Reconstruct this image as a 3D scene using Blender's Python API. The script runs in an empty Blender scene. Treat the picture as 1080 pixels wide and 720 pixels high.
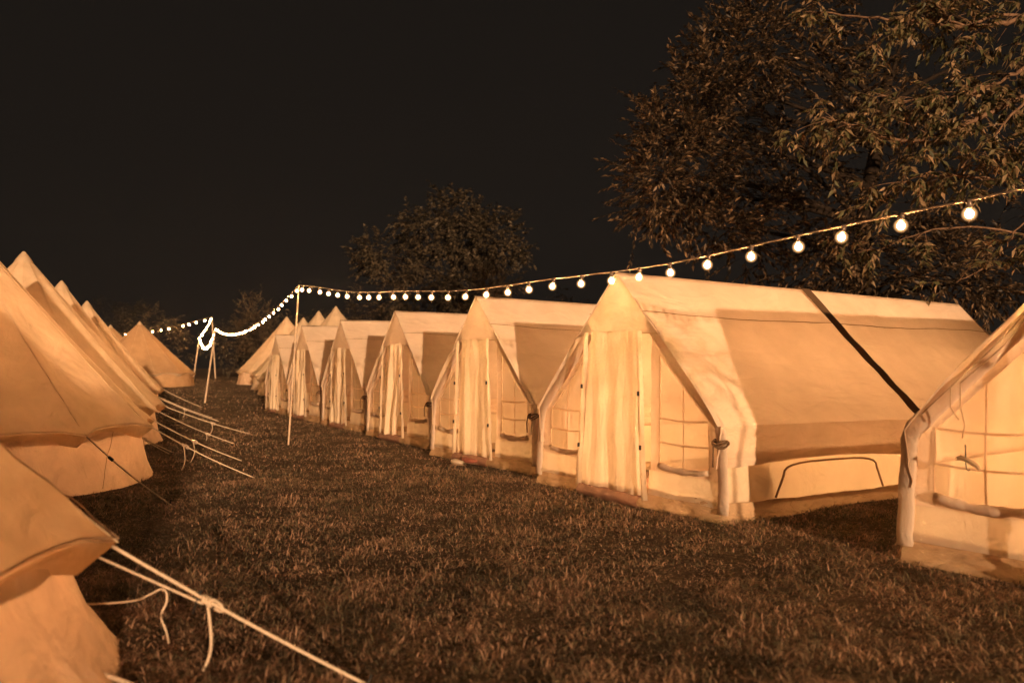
import bpy, bmesh, math, random
import numpy as np
from mathutils import Vector, Matrix, noise

S = bpy.context.scene
R = math.radians
PI = math.pi

# ------------------------------------------------------------------ camera
CAM_Z = 1.30
FPX = 850.0                      # focal length in pixels of a 1080 wide frame
PITCH = math.atan(26.0 / FPX)    # camera looks slightly upward
cd = bpy.data.cameras.new("camera")
cd.sensor_width = 36.0
cd.lens = FPX * 36.0 / 1080.0
cd.clip_start = 0.05
cd.clip_end = 400.0
cd.dof.use_dof = True
cd.dof.focus_distance = 8.6
cd.dof.aperture_fstop = 1.5
cam = bpy.data.objects.new("camera", cd)
S.collection.objects.link(cam)
cam.location = (0, 0, CAM_Z)
cam.rotation_euler = (PI / 2 + PITCH, 0, 0)
S.camera = cam

# ------------------------------------------------------------------ night sky
W = bpy.data.worlds.new("World")
S.world = W
W.use_nodes = True
bg = W.node_tree.nodes["Background"]
bg.inputs[0].default_value = (1.0, 0.80, 0.66, 1)
bg.inputs[1].default_value = 0.0029

# ------------------------------------------------------------------ the far flood light of the camp (low, behind the camera)
SUN_AZ = R(19.0)                 # travels this far to the left of straight ahead
SUN_EL = R(6.2)
sd = bpy.data.lights.new("sun", "SUN")
sd.energy = 1.85
sd.angle = R(0.7)
sd.color = (1.0, 0.645, 0.38)
sun = bpy.data.objects.new("sun", sd)
S.collection.objects.link(sun)
_dir = Vector((-math.sin(SUN_AZ) * math.cos(SUN_EL), math.cos(SUN_AZ) * math.cos(SUN_EL), -math.sin(SUN_EL)))
sun.rotation_euler = _dir.to_track_quat('-Z', 'Y').to_euler()

# ------------------------------------------------------------------ exposure and renderer
vs = S.view_settings
S.display_settings.display_device = 'sRGB'
vs.view_transform = 'Standard'
vs.look = 'None'
vs.exposure = 1.7
vs.gamma = 1.0
vs.use_curve_mapping = False
S.render.engine = 'CYCLES'
cy = S.cycles
cy.use_denoising = True
cy.max_bounces = 6
cy.diffuse_bounces = 4
cy.glossy_bounces = 2
cy.transmission_bounces = 5
cy.transparent_max_bounces = 10
cy.sample_clamp_indirect = 4.0
cy.sample_clamp_direct = 0.0
cy.caustics_reflective = False
cy.caustics_refractive = False

LAMP_COL = (1.0, 0.56, 0.25)     # light of the lanterns inside the tents

# ------------------------------------------------------------------ helpers
COL = S.collection


def ground_h(x, y):
    r = np.clip(np.asarray(y, float) - 17.0, 0, 30)
    return (0.0006 * r * r
            + 0.018 * np.sin(np.asarray(x) * 0.9 + 1.3) * np.sin(np.asarray(y) * 0.75)
            + 0.010 * np.sin(np.asarray(x) * 2.3 + np.asarray(y) * 1.7))


def gz(x, y):
    return float(ground_h(x, y))


class MB:
    """collects geometry for one mesh"""
    def __init__(self):
        self.v, self.f = [], []

    def poly(self, pts):
        n = len(self.v)
        self.v += [tuple(p) for p in pts]
        self.f.append(tuple(range(n, n + len(pts))))

    def grid(self, fn, nu, nv, close_u=False):
        n = len(self.v)
        for j in range(nv + 1):
            for i in range(nu + (0 if close_u else 1)):
                self.v.append(tuple(fn(i / nu, j / nv)))
        w = nu if close_u else nu + 1
        for j in range(nv):
            for i in range(nu):
                a = n + j * w + i
                b = n + j * w + (i + 1) % w
                self.f.append((a, b, b + w, a + w))

    def tube(self, pts, rad, n=8, caps=True):
        pts = [Vector(p) for p in pts]
        if not hasattr(rad, '__len__'):
            rad = [rad] * len(pts)
        base = len(self.v)
        up = None
        for i, p in enumerate(pts):
            a = pts[max(0, i - 1)]
            b = pts[min(len(pts) - 1, i + 1)]
            t = (b - a)
            if t.length < 1e-9:
                t = Vector((0, 0, 1))
            t.normalize()
            if up is None:
                up = t.orthogonal().normalized()
            else:
                up = (up - t * up.dot(t))
                if up.length < 1e-6:
                    up = t.orthogonal()
                up.normalize()
            s = t.cross(up)
            for k in range(n):
                an = 2 * PI * k / n
                self.v.append(tuple(p + (up * math.cos(an) + s * math.sin(an)) * rad[i]))
        for i in range(len(pts) - 1):
            for k in range(n):
                a = base + i * n + k
                b = base + i * n + (k + 1) % n
                self.f.append((a, b, b + n, a + n))
        if caps:
            self.f.append(tuple(base + k for k in reversed(range(n))))
            e = base + (len(pts) - 1) * n
            self.f.append(tuple(e + k for k in range(n)))

    def box(self, c, s, rz=0.0):
        n = len(self.v)
        co, si = math.cos(rz), math.sin(rz)
        for dz in (-1, 1):
            for dx, dy in ((-1, -1), (1, -1), (1, 1), (-1, 1)):
                x, y = dx * s[0] / 2, dy * s[1] / 2
                self.v.append((c[0] + x * co - y * si, c[1] + x * si + y * co, c[2] + dz * s[2] / 2))
        for q in ((3, 2, 1, 0), (4, 5, 6, 7), (0, 1, 5, 4), (1, 2, 6, 5), (2, 3, 7, 6), (3, 0, 4, 7)):
            self.f.append(tuple(n + i for i in q))

    def ball(self, c, r, nu=12, nv=8):
        if not hasattr(r, '__len__'):
            r = (r, r, r)
        self.grid(lambda u, v: (c[0] + r[0] * math.sin(PI * v) * math.cos(2 * PI * u),
                                c[1] + r[1] * math.sin(PI * v) * math.sin(2 * PI * u),
                                c[2] - r[2] * math.cos(PI * v)), nu, nv, True)

    def build(self, name, mat, parent=None, smooth=True):
        me = bpy.data.meshes.new(name)
        me.from_pydata(self.v, [], self.f)
        if smooth:
            me.polygons.foreach_set('use_smooth', [True] * len(me.polygons))
        me.materials.append(mat)
        me.update()
        o = bpy.data.objects.new(name, me)
        COL.objects.link(o)
        if parent is not None:
            o.parent = parent
        return o


def np_mesh(name, verts, faces, mat, parent=None, smooth=False):
    """verts (n,3) array, faces (m,k) array"""
    me = bpy.data.meshes.new(name)
    m, k = faces.shape
    me.vertices.add(len(verts))
    me.vertices.foreach_set('co', np.ascontiguousarray(verts, dtype=np.float32).ravel())
    me.loops.add(m * k)
    me.loops.foreach_set('vertex_index', np.ascontiguousarray(faces, dtype=np.int32).ravel())
    me.polygons.add(m)
    me.polygons.foreach_set('loop_start', np.arange(0, m * k, k, dtype=np.int32))
    me.polygons.foreach_set('loop_total', np.full(m, k, dtype=np.int32))
    if smooth:
        me.polygons.foreach_set('use_smooth', np.ones(m, dtype=bool))
    me.materials.append(mat)
    me.update(calc_edges=True)
    o = bpy.data.objects.new(name, me)
    COL.objects.link(o)
    if parent is not None:
        o.parent = parent
    return o


def thing(name, label, cat, loc=(0, 0, 0), rz=0.0, group=None):
    o = bpy.data.objects.new(name, None)
    COL.objects.link(o)
    o.empty_display_size = 0.2
    o.location = loc
    o.rotation_euler = (0, 0, rz)
    return tag(o, label, cat, group)


def tag(o, label, cat, group=None):
    o['label'] = label
    o['category'] = cat
    if group:
        o['group'] = group
    return o


def nz(x, y, z):
    return noise.noise(Vector((x, y, z)))


# ------------------------------------------------------------------ materials
def new_mat(name):
    m = bpy.data.materials.new(name)
    m.use_nodes = True
    nt = m.node_tree
    nt.nodes.clear()
    return m, nt, nt.nodes, nt.links


def canvas(name, col, trans=0.45, var=0.10, wrinkle=0.5, stretch=(1, 1, 1), clear=0.0):
    m, nt, N, L = new_mat(name)
    out = N.new('ShaderNodeOutputMaterial')
    tc = N.new('ShaderNodeTexCoord')
    mp = N.new('ShaderNodeMapping')
    mp.inputs['Scale'].default_value = stretch
    L.new(tc.outputs['Object'], mp.inputs['Vector'])
    n1 = N.new('ShaderNodeTexNoise')
    n1.inputs['Scale'].default_value = 2.2
    n1.inputs['Detail'].default_value = 6
    n1.inputs['Roughness'].default_value = 0.62
    L.new(tc.outputs['Object'], n1.inputs['Vector'])
    rmp = N.new('ShaderNodeValToRGB')
    rmp.color_ramp.elements[0].position = 0.30
    rmp.color_ramp.elements[1].position = 0.70
    d = tuple(c * (1 - var * 1.6) for c in col)
    rmp.color_ramp.elements[0].color = (d[0], d[1] * 0.97, d[2] * 0.93, 1)
    rmp.color_ramp.elements[1].color = (*[min(1, c * (1 + var * 0.5)) for c in col], 1)
    L.new(n1.outputs['Fac'], rmp.inputs['Fac'])
    # creases of the cloth and its weave, as bump only
    n2 = N.new('ShaderNodeTexNoise')
    n2.inputs['Scale'].default_value = 3.2
    n2.inputs['Detail'].default_value = 5
    n2.inputs['Distortion'].default_value = 0.8
    L.new(mp.outputs['Vector'], n2.inputs['Vector'])
    n3 = N.new('ShaderNodeTexNoise')
    n3.inputs['Scale'].default_value = 160
    n3.inputs['Detail'].default_value = 2
    L.new(tc.outputs['Object'], n3.inputs['Vector'])
    b1 = N.new('ShaderNodeBump')
    b1.inputs['Strength'].default_value = wrinkle
    b1.inputs['Distance'].default_value = 0.06
    L.new(n2.outputs['Fac'], b1.inputs['Height'])
    b2 = N.new('ShaderNodeBump')
    b2.inputs['Strength'].default_value = 0.15
    b2.inputs['Distance'].default_value = 0.004
    L.new(n3.outputs['Fac'], b2.inputs['Height'])
    n4 = N.new('ShaderNodeTexNoise')
    n4.noise_type = 'RIDGED_MULTIFRACTAL'
    n4.inputs['Scale'].default_value = 1.6
    n4.inputs['Detail'].default_value = 4
    n4.inputs['Distortion'].default_value = 0.5
    L.new(mp.outputs['Vector'], n4.inputs['Vector'])
    b3 = N.new('ShaderNodeBump')
    b3.inputs['Strength'].default_value = wrinkle * 0.55
    b3.inputs['Distance'].default_value = 0.05
    L.new(n4.outputs['Fac'], b3.inputs['Height'])
    L.new(b1.outputs['Normal'], b3.inputs['Normal'])
    L.new(b3.outputs['Normal'], b2.inputs['Normal'])
    df = N.new('ShaderNodeBsdfDiffuse')
    tr = N.new('ShaderNodeBsdfTranslucent')
    for s in (df, tr):
        L.new(rmp.outputs['Color'], s.inputs['Color'])
        L.new(b2.outputs['Normal'], s.inputs['Normal'])
    mx = N.new('ShaderNodeMixShader')
    mx.inputs[0].default_value = trans
    L.new(df.outputs[0], mx.inputs[1])
    L.new(tr.outputs[0], mx.inputs[2])
    last = mx
    if clear > 0:
        tp = N.new('ShaderNodeBsdfTransparent')
        m2 = N.new('ShaderNodeMixShader')
        m2.inputs[0].default_value = clear
        L.new(mx.outputs[0], m2.inputs[1])
        L.new(tp.outputs[0], m2.inputs[2])
        last = m2
    L.new(last.outputs[0], out.inputs[0])
    return m


def plain(name, col, rough=0.7, metal=0.0, var=0.25, scale=8.0, bump=0.2, spec=0.3):
    m, nt, N, L = new_mat(name)
    out = N.new('ShaderNodeOutputMaterial')
    p = N.new('ShaderNodeBsdfPrincipled')
    tc = N.new('ShaderNodeTexCoord')
    n1 = N.new('ShaderNodeTexNoise')
    n1.inputs['Scale'].default_value = scale
    n1.inputs['Detail'].default_value = 6
    L.new(tc.outputs['Object'], n1.inputs['Vector'])
    r = N.new('ShaderNodeValToRGB')
    r.color_ramp.elements[0].position = 0.3
    r.color_ramp.elements[1].position = 0.7
    r.color_ramp.elements[0].color = (*[c * (1 - var) for c in col], 1)
    r.color_ramp.elements[1].color = (*[min(1, c * (1 + var)) for c in col], 1)
    L.new(n1.outputs['Fac'], r.inputs['Fac'])
    L.new(r.outputs['Color'], p.inputs['Base Color'])
    p.inputs['Roughness'].default_value = rough
    p.inputs['Metallic'].default_value = metal
    p.inputs['Specular IOR Level'].default_value = spec
    b = N.new('ShaderNodeBump')
    b.inputs['Strength'].default_value = bump
    b.inputs['Distance'].default_value = 0.02
    L.new(n1.outputs['Fac'], b.inputs['Height'])
    L.new(b.outputs['Normal'], p.inputs['Normal'])
    L.new(p.outputs[0], out.inputs[0])
    return m


def leafy(name, cols, trans=0.3, rough=0.5, spec=0.3, patch=0.0):
    """leaves or blades: every island its own tint from the list"""
    m, nt, N, L = new_mat(name)
    out = N.new('ShaderNodeOutputMaterial')
    g = N.new('ShaderNodeNewGeometry')
    r = N.new('ShaderNodeValToRGB')
    els = r.color_ramp.elements
    while len(els) < len(cols):
        els.new(0.5)
    for i, c in enumerate(cols):
        els[i].position = i / (len(cols) - 1)
        els[i].color = (*c, 1)
    if patch > 0:                    # dry and fresh patches
        n = N.new('ShaderNodeTexNoise')
        n.inputs['Scale'].default_value = 1.7
        n.inputs['Detail'].default_value = 5
        n.inputs['Roughness'].default_value = 0.7
        L.new(g.outputs['Position'], n.inputs['Vector'])
        m1 = N.new('ShaderNodeMapRange')
        m1.inputs[1].default_value, m1.inputs[2].default_value = 0.32, 0.68
        m1.inputs[3].default_value, m1.inputs[4].default_value = -patch, patch
        L.new(n.outputs['Fac'], m1.inputs[0])
        ad = N.new('ShaderNodeMath')
        ad.use_clamp = True
        L.new(g.outputs['Random Per Island'], ad.inputs[0])
        L.new(m1.outputs[0], ad.inputs[1])
        L.new(ad.outputs[0], r.inputs['Fac'])
    else:
        L.new(g.outputs['Random Per Island'], r.inputs['Fac'])
    p = N.new('ShaderNodeBsdfPrincipled')
    p.inputs['Roughness'].default_value = rough
    p.inputs['Specular IOR Level'].default_value = spec
    t = N.new('ShaderNodeBsdfTranslucent')
    L.new(r.outputs['Color'], p.inputs['Base Color'])
    L.new(r.outputs['Color'], t.inputs['Color'])
    x = N.new('ShaderNodeMixShader')
    x.inputs[0].default_value = trans
    L.new(p.outputs[0], x.inputs[1])
    L.new(t.outputs[0], x.inputs[2])
    L.new(x.outputs[0], out.inputs[0])
    return m


def glow(name, col, strength):
    """frosted bulb: hottest where one looks through its middle at the filament"""
    m, nt, N, L = new_mat(name)
    out = N.new('ShaderNodeOutputMaterial')
    e = N.new('ShaderNodeEmission')
    e.inputs[0].default_value = (*col, 1)
    lw = N.new('ShaderNodeLayerWeight')
    lw.inputs[0].default_value = 0.5
    inv = N.new('ShaderNodeMath')
    inv.operation = 'SUBTRACT'
    inv.inputs[0].default_value = 1.0
    L.new(lw.outputs['Facing'], inv.inputs[1])
    pw = N.new('ShaderNodeMath')
    pw.operation = 'POWER'
    L.new(inv.outputs[0], pw.inputs[0])
    pw.inputs[1].default_value = 8.0
    mu = N.new('ShaderNodeMath')
    mu.operation = 'MULTIPLY_ADD'
    L.new(pw.outputs[0], mu.inputs[0])
    mu.inputs[1].default_value = strength
    mu.inputs[2].default_value = 0.16
    L.new(mu.outputs[0], e.inputs[1])
    L.new(e.outputs[0], out.inputs[0])
    return m


def halo_mat(col, strength):
    """thin glass globe, glowing softly toward its middle"""
    m, nt, N, L = new_mat('bulb_globe')
    out = N.new('ShaderNodeOutputMaterial')
    e = N.new('ShaderNodeEmission')
    e.inputs[0].default_value = (*col, 1)
    lw = N.new('ShaderNodeLayerWeight')
    lw.inputs[0].default_value = 0.5
    inv = N.new('ShaderNodeMath')
    inv.operation = 'SUBTRACT'
    inv.inputs[0].default_value = 1.0
    L.new(lw.outputs['Facing'], inv.inputs[1])
    pw = N.new('ShaderNodeMath')
    pw.operation = 'POWER'
    pw.inputs[1].default_value = 2.2
    L.new(inv.outputs[0], pw.inputs[0])
    mu = N.new('ShaderNodeMath')
    mu.operation = 'MULTIPLY'
    mu.inputs[1].default_value = strength
    L.new(pw.outputs[0], mu.inputs[0])
    L.new(mu.outputs[0], e.inputs[1])
    t = N.new('ShaderNodeBsdfTransparent')
    ad = N.new('ShaderNodeAddShader')
    L.new(e.outputs[0], ad.inputs[0])
    L.new(t.outputs[0], ad.inputs[1])
    L.new(ad.outputs[0], out.inputs[0])
    m.cycles.emission_sampling = 'NONE'
    return m


M = {}
CREAM = (0.74, 0.585, 0.44)
M['fly'] = canvas('fly_canvas', CREAM, 0.36, 0.07, 0.55, (1.2, 0.5, 1.2))
M['cloth'] = canvas('tent_canvas', CREAM, 0.42, 0.08, 0.55)
M['door'] = canvas('door_canvas', (0.78, 0.64, 0.46), 0.40, 0.06, 0.5, (3.0, 1, 0.35))
M['panel'] = canvas('pale_panel', (0.80, 0.67, 0.49), 0.5, 0.05, 0.3)
M['inner'] = canvas('inner_canvas', (0.78, 0.64, 0.45), 0.45, 0.05, 0.3)
M['valance'] = canvas('valance_canvas', (0.68, 0.51, 0.36), 0.26, 0.10, 0.8, (1, 0.6, 2))
M['skirt'] = canvas('skirt_canvas', (0.52, 0.35, 0.20), 0.30, 0.16, 0.9, (0.6, 1, 2))
M['bell'] = canvas('bell_canvas', (0.72, 0.55, 0.36), 0.30, 0.12, 0.6)
M['bellwall'] = canvas('bell_wall_canvas', (0.78, 0.60, 0.43), 0.42, 0.14, 0.9)
M['tan'] = canvas('tan_bell_canvas', (0.50, 0.32, 0.17), 0.34, 0.10, 0.4)  # far bell canvas darkened: the weaker light there is put into its colour
M['net'] = canvas('mosquito_net', (0.66, 0.53, 0.37), 0.5, 0.05, 0.1, (1, 1, 1), 0.42)
M['trim'] = canvas('trim_webbing', (0.42, 0.28, 0.16), 0.12, 0.15, 0.3)
M['strap'] = canvas('net_webbing', (0.66, 0.49, 0.33), 0.5, 0.1, 0.2)
M['band'] = canvas('brown_band', (0.15, 0.088, 0.048), 0.10, 0.2, 0.3)
M['sheet'] = plain('ground_sheet', (0.30, 0.15, 0.09), 0.7, 0, 0.25, 6, 0.5)
M['black'] = plain('black_plastic', (0.02, 0.018, 0.016), 0.45, 0, 0.2, 20, 0.1)
M['rope'] = plain('cream_rope', (0.60, 0.46, 0.32), 0.85, 0, 0.18, 60, 0.4, 0.1)
M['wood'] = plain('pole_wood', (0.50, 0.36, 0.24), 0.6, 0, 0.2, 9, 0.2)
M['cable'] = plain('string_cable', (0.30, 0.20, 0.13), 0.6, 0, 0.2, 20, 0.1)
M['socket'] = plain('bulb_socket', (0.10, 0.07, 0.05), 0.5, 0, 0.2, 20, 0.1)
M['globe'] = halo_mat((1.0, 0.50, 0.19), 0.34)  # halo round each bulb, added as faint emission on an outer shell
M['bulb'] = glow('bulb_glass', (1.0, 0.55, 0.22), 600.0)
M['bark'] = plain('bark', (0.17, 0.10, 0.06), 0.9, 0, 0.45, 14, 0.8, 0.1)
M['bark_dark'] = plain('dark_bark', (0.018, 0.012, 0.008), 0.9, 0, 0.45, 14, 0.8, 0.1)
M['pack'] = plain('pack_cloth', (0.16, 0.10, 0.07), 0.8, 0, 0.3, 9, 0.6)
M['leather'] = plain('red_brown_leather', (0.25, 0.08, 0.05), 0.6, 0, 0.3, 14, 0.3)
M['pale'] = plain('pale_rubber', (0.62, 0.48, 0.34), 0.7, 0, 0.15, 14, 0.3)
M['leaf_near'] = leafy('leaf_near', [(0.05, 0.052, 0.023), (0.11, 0.10, 0.043), (0.20, 0.142, 0.07), (0.36, 0.23, 0.125)], 0.28, 0.45)
M['leaf_bronze'] = leafy('leaf_bronze', [(0.022, 0.016, 0.009), (0.05, 0.033, 0.018), (0.11, 0.07, 0.038), (0.27, 0.168, 0.092)], 0.28, 0.5)
M['leaf_far'] = leafy('leaf_far', [(0.022, 0.018, 0.011), (0.06, 0.045, 0.027), (0.12, 0.085, 0.05)], 0.2, 0.6)
M['leaf_shrub'] = leafy('leaf_shrub', [(0.04, 0.03, 0.016), (0.08, 0.054, 0.03), (0.12, 0.08, 0.045)], 0.2, 0.6)
M['leaf_dark'] = leafy('leaf_dark', [(0.008, 0.007, 0.004), (0.016, 0.012, 0.008), (0.024, 0.017, 0.010)], 0.2, 0.7)
M['blade'] = leafy('grass_blade', [(0.07, 0.052, 0.032), (0.14, 0.115, 0.063), (0.20, 0.142, 0.082), (0.29, 0.17, 0.102), (0.38, 0.22, 0.138), (0.50, 0.31, 0.20)], 0.25, 0.6, 0.2, 0.48)


def ground_mat():
    m, nt, N, L = new_mat('meadow_soil')
    out = N.new('ShaderNodeOutputMaterial')
    p = N.new('ShaderNodeBsdfPrincipled')
    p.inputs['Roughness'].default_value = 0.95
    p.inputs['Specular IOR Level'].default_value = 0.1
    g = N.new('ShaderNodeNewGeometry')
    a = N.new('ShaderNodeTexNoise')
    a.inputs['Scale'].default_value = 0.55
    a.inputs['Detail'].default_value = 8
    a.inputs['Roughness'].default_value = 0.7
    b = N.new('ShaderNodeTexNoise')
    b.inputs['Scale'].default_value = 22
    b.inputs['Detail'].default_value = 8
    b.inputs['Roughness'].default_value = 0.75
    L.new(g.outputs['Position'], a.inputs['Vector'])
    L.new(g.outputs['Position'], b.inputs['Vector'])
    mx = N.new('ShaderNodeMix')
    mx.inputs[0].default_value = 0.55
    L.new(a.outputs['Fac'], mx.inputs[2])
    L.new(b.outputs['Fac'], mx.inputs[3])
    r = N.new('ShaderNodeValToRGB')
    e = r.color_ramp.elements
    e[0].position, e[0].color = 0.32, (0.04, 0.026, 0.016, 1)
    e[1].position, e[1].color = 0.70, (0.21, 0.125, 0.072, 1)
    q = e.new(0.52)
    q.color = (0.11, 0.07, 0.04, 1)
    L.new(mx.outputs[0], r.inputs['Fac'])
    L.new(r.outputs['Color'], p.inputs['Base Color'])
    bp = N.new('ShaderNodeBump')
    bp.inputs['Strength'].default_value = 1.0
    bp.inputs['Distance'].default_value = 0.05
    L.new(b.outputs['Fac'], bp.inputs['Height'])
    L.new(bp.outputs['Normal'], p.inputs['Normal'])
    L.new(p.outputs[0], out.inputs[0])
    return m


M['ground'] = ground_mat()

# ------------------------------------------------------------------ the meadow
def build_ground():
    xs = np.concatenate([np.linspace(-150, -24, 22)[:-1], np.arange(-24, 20.01, 0.4), np.linspace(20, 150, 22)[1:]])
    ys = np.concatenate([np.linspace(-60, -4, 12)[:-1], np.arange(-4, 32.01, 0.4), np.linspace(32, 260, 40)[1:]])
    X, Y = np.meshgrid(xs, ys)
    Z = ground_h(X, Y)
    v = np.stack([X.ravel(), Y.ravel(), Z.ravel()], 1)
    nx, ny = len(xs), len(ys)
    i, j = np.meshgrid(np.arange(nx - 1), np.arange(ny - 1))
    a = (j * nx + i).ravel()
    f = np.stack([a, a + 1, a + nx + 1, a + nx], 1)
    o = np_mesh('ground', v, f, M['ground'], None, True)
    o['kind'] = 'structure'


build_ground()


def build_grass():
    rg = np.random.default_rng(5)
    vs_, fs_, off = [], [], 0

    def patch(n, y0, y1, hmin, hmax, wid, margin=1.10):
        nonlocal off
        # uniform over the wedge the lens can see, with some room at its sides
        y = np.sqrt(rg.uniform(y0 * y0, y1 * y1, n))
        k = rg.uniform(-0.68 * margin, 0.68 * margin, n)
        x = k * y
        clump = np.sin(x * 3.1 + 2 * np.sin(y * 1.7)) * np.sin(y * 2.7 + np.sin(x * 2.3)) + 0.6 * np.sin(x * 9 + y * 7) * np.sin(y * 8 - x * 5)
        keep = rg.uniform(-1.5, 1.1, n) < clump * 0.6 + 0.45
        x, y, clump = x[keep], y[keep], clump[keep]
        n = len(x)
        h = rg.uniform(hmin, hmax, n) * (0.85 + 0.35 * clump) * np.where(rg.random(n) < 0.06, 1.6, 1.0)
        an = rg.uniform(0, 2 * PI, n)
        lean = rg.uniform(0.7, 3.0, n)
        w = wid * rg.uniform(0.6, 1.3, n)
        z = ground_h(x, y) - 0.004
        dx, dy = np.cos(an), np.sin(an)
        sa = an + PI / 2 + rg.uniform(-0.6, 0.6, n)
        sx, sy = np.cos(sa) * w, np.sin(sa) * w
        mh = h * np.clip(0.66 - 0.17 * lean, 0.15, 1)
        l1 = h * 0.28 * lean
        l2 = h * 0.95 * lean
        th = np.maximum(h * (1.05 - 0.42 * lean) + rg.uniform(-0.01, 0.012, n), 0.006)
        P = np.zeros((n, 5, 3))
        P[:, 0] = np.stack([x - sx, y - sy, z], 1)
        P[:, 1] = np.stack([x + sx, y + sy, z], 1)
        P[:, 2] = np.stack([x + dx * l1 + sx * .8, y + dy * l1 + sy * .8, z + mh], 1)
        P[:, 3] = np.stack([x + dx * l1 - sx * .8, y + dy * l1 - sy * .8, z + mh], 1)
        P[:, 4] = np.stack([x + dx * l2, y + dy * l2, z + th], 1)
        b = off + np.arange(n) * 5
        q = np.stack([b, b + 1, b + 2, b + 3], 1)
        t = np.stack([b + 3, b + 2, b + 4, b + 4], 1)
        vs_.append(P.reshape(-1, 3))
        fs_.append((q, t))
        off += n * 5

    patch(120000, 1.9, 5.0, 0.022, 0.075, 0.0030)
    patch(1500, 1.9, 12, 0.07, 0.14, 0.0030)
    patch(180000, 5.0, 10, 0.020, 0.070, 0.0036)
    patch(120000, 10, 20, 0.025, 0.065, 0.006)
    patch(80000, 20, 46, 0.03, 0.075, 0.014)
    v = np.concatenate(vs_)
    q = np.concatenate([a for a, _ in fs_])
    t = np.concatenate([b for _, b in fs_])[:, :3]
    me = bpy.data.meshes.new('grass')
    me.vertices.add(len(v))
    me.vertices.foreach_set('co', v.astype(np.float32).ravel())
    nl = q.size + t.size
    me.loops.add(nl)
    me.loops.foreach_set('vertex_index', np.concatenate([q.ravel(), t.ravel()]).astype(np.int32))
    me.polygons.add(len(q) + len(t))
    ls = np.concatenate([np.arange(len(q)) * 4, q.size + np.arange(len(t)) * 3]).astype(np.int32)
    lt = np.concatenate([np.full(len(q), 4), np.full(len(t), 3)]).astype(np.int32)
    me.polygons.foreach_set('loop_start', ls)
    me.polygons.foreach_set('loop_total', lt)
    me.materials.append(M['blade'])
    me.update(calc_edges=True)
    o = bpy.data.objects.new('grass', me)
    COL.objects.link(o)
    tag(o, 'short brown and dull green grass covering the meadow', 'grass')
    o['kind'] = 'stuff'


build_grass()

# ------------------------------------------------------------------ ridge tents
TW, TL = 1.375, 5.9          # half width, length
TH = 2.25                    # ridge height
EX, EZ = 1.43, 0.85          # eave


def roof_z(x):
    return TH - (TH - EZ) * abs(x) / EX


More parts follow.
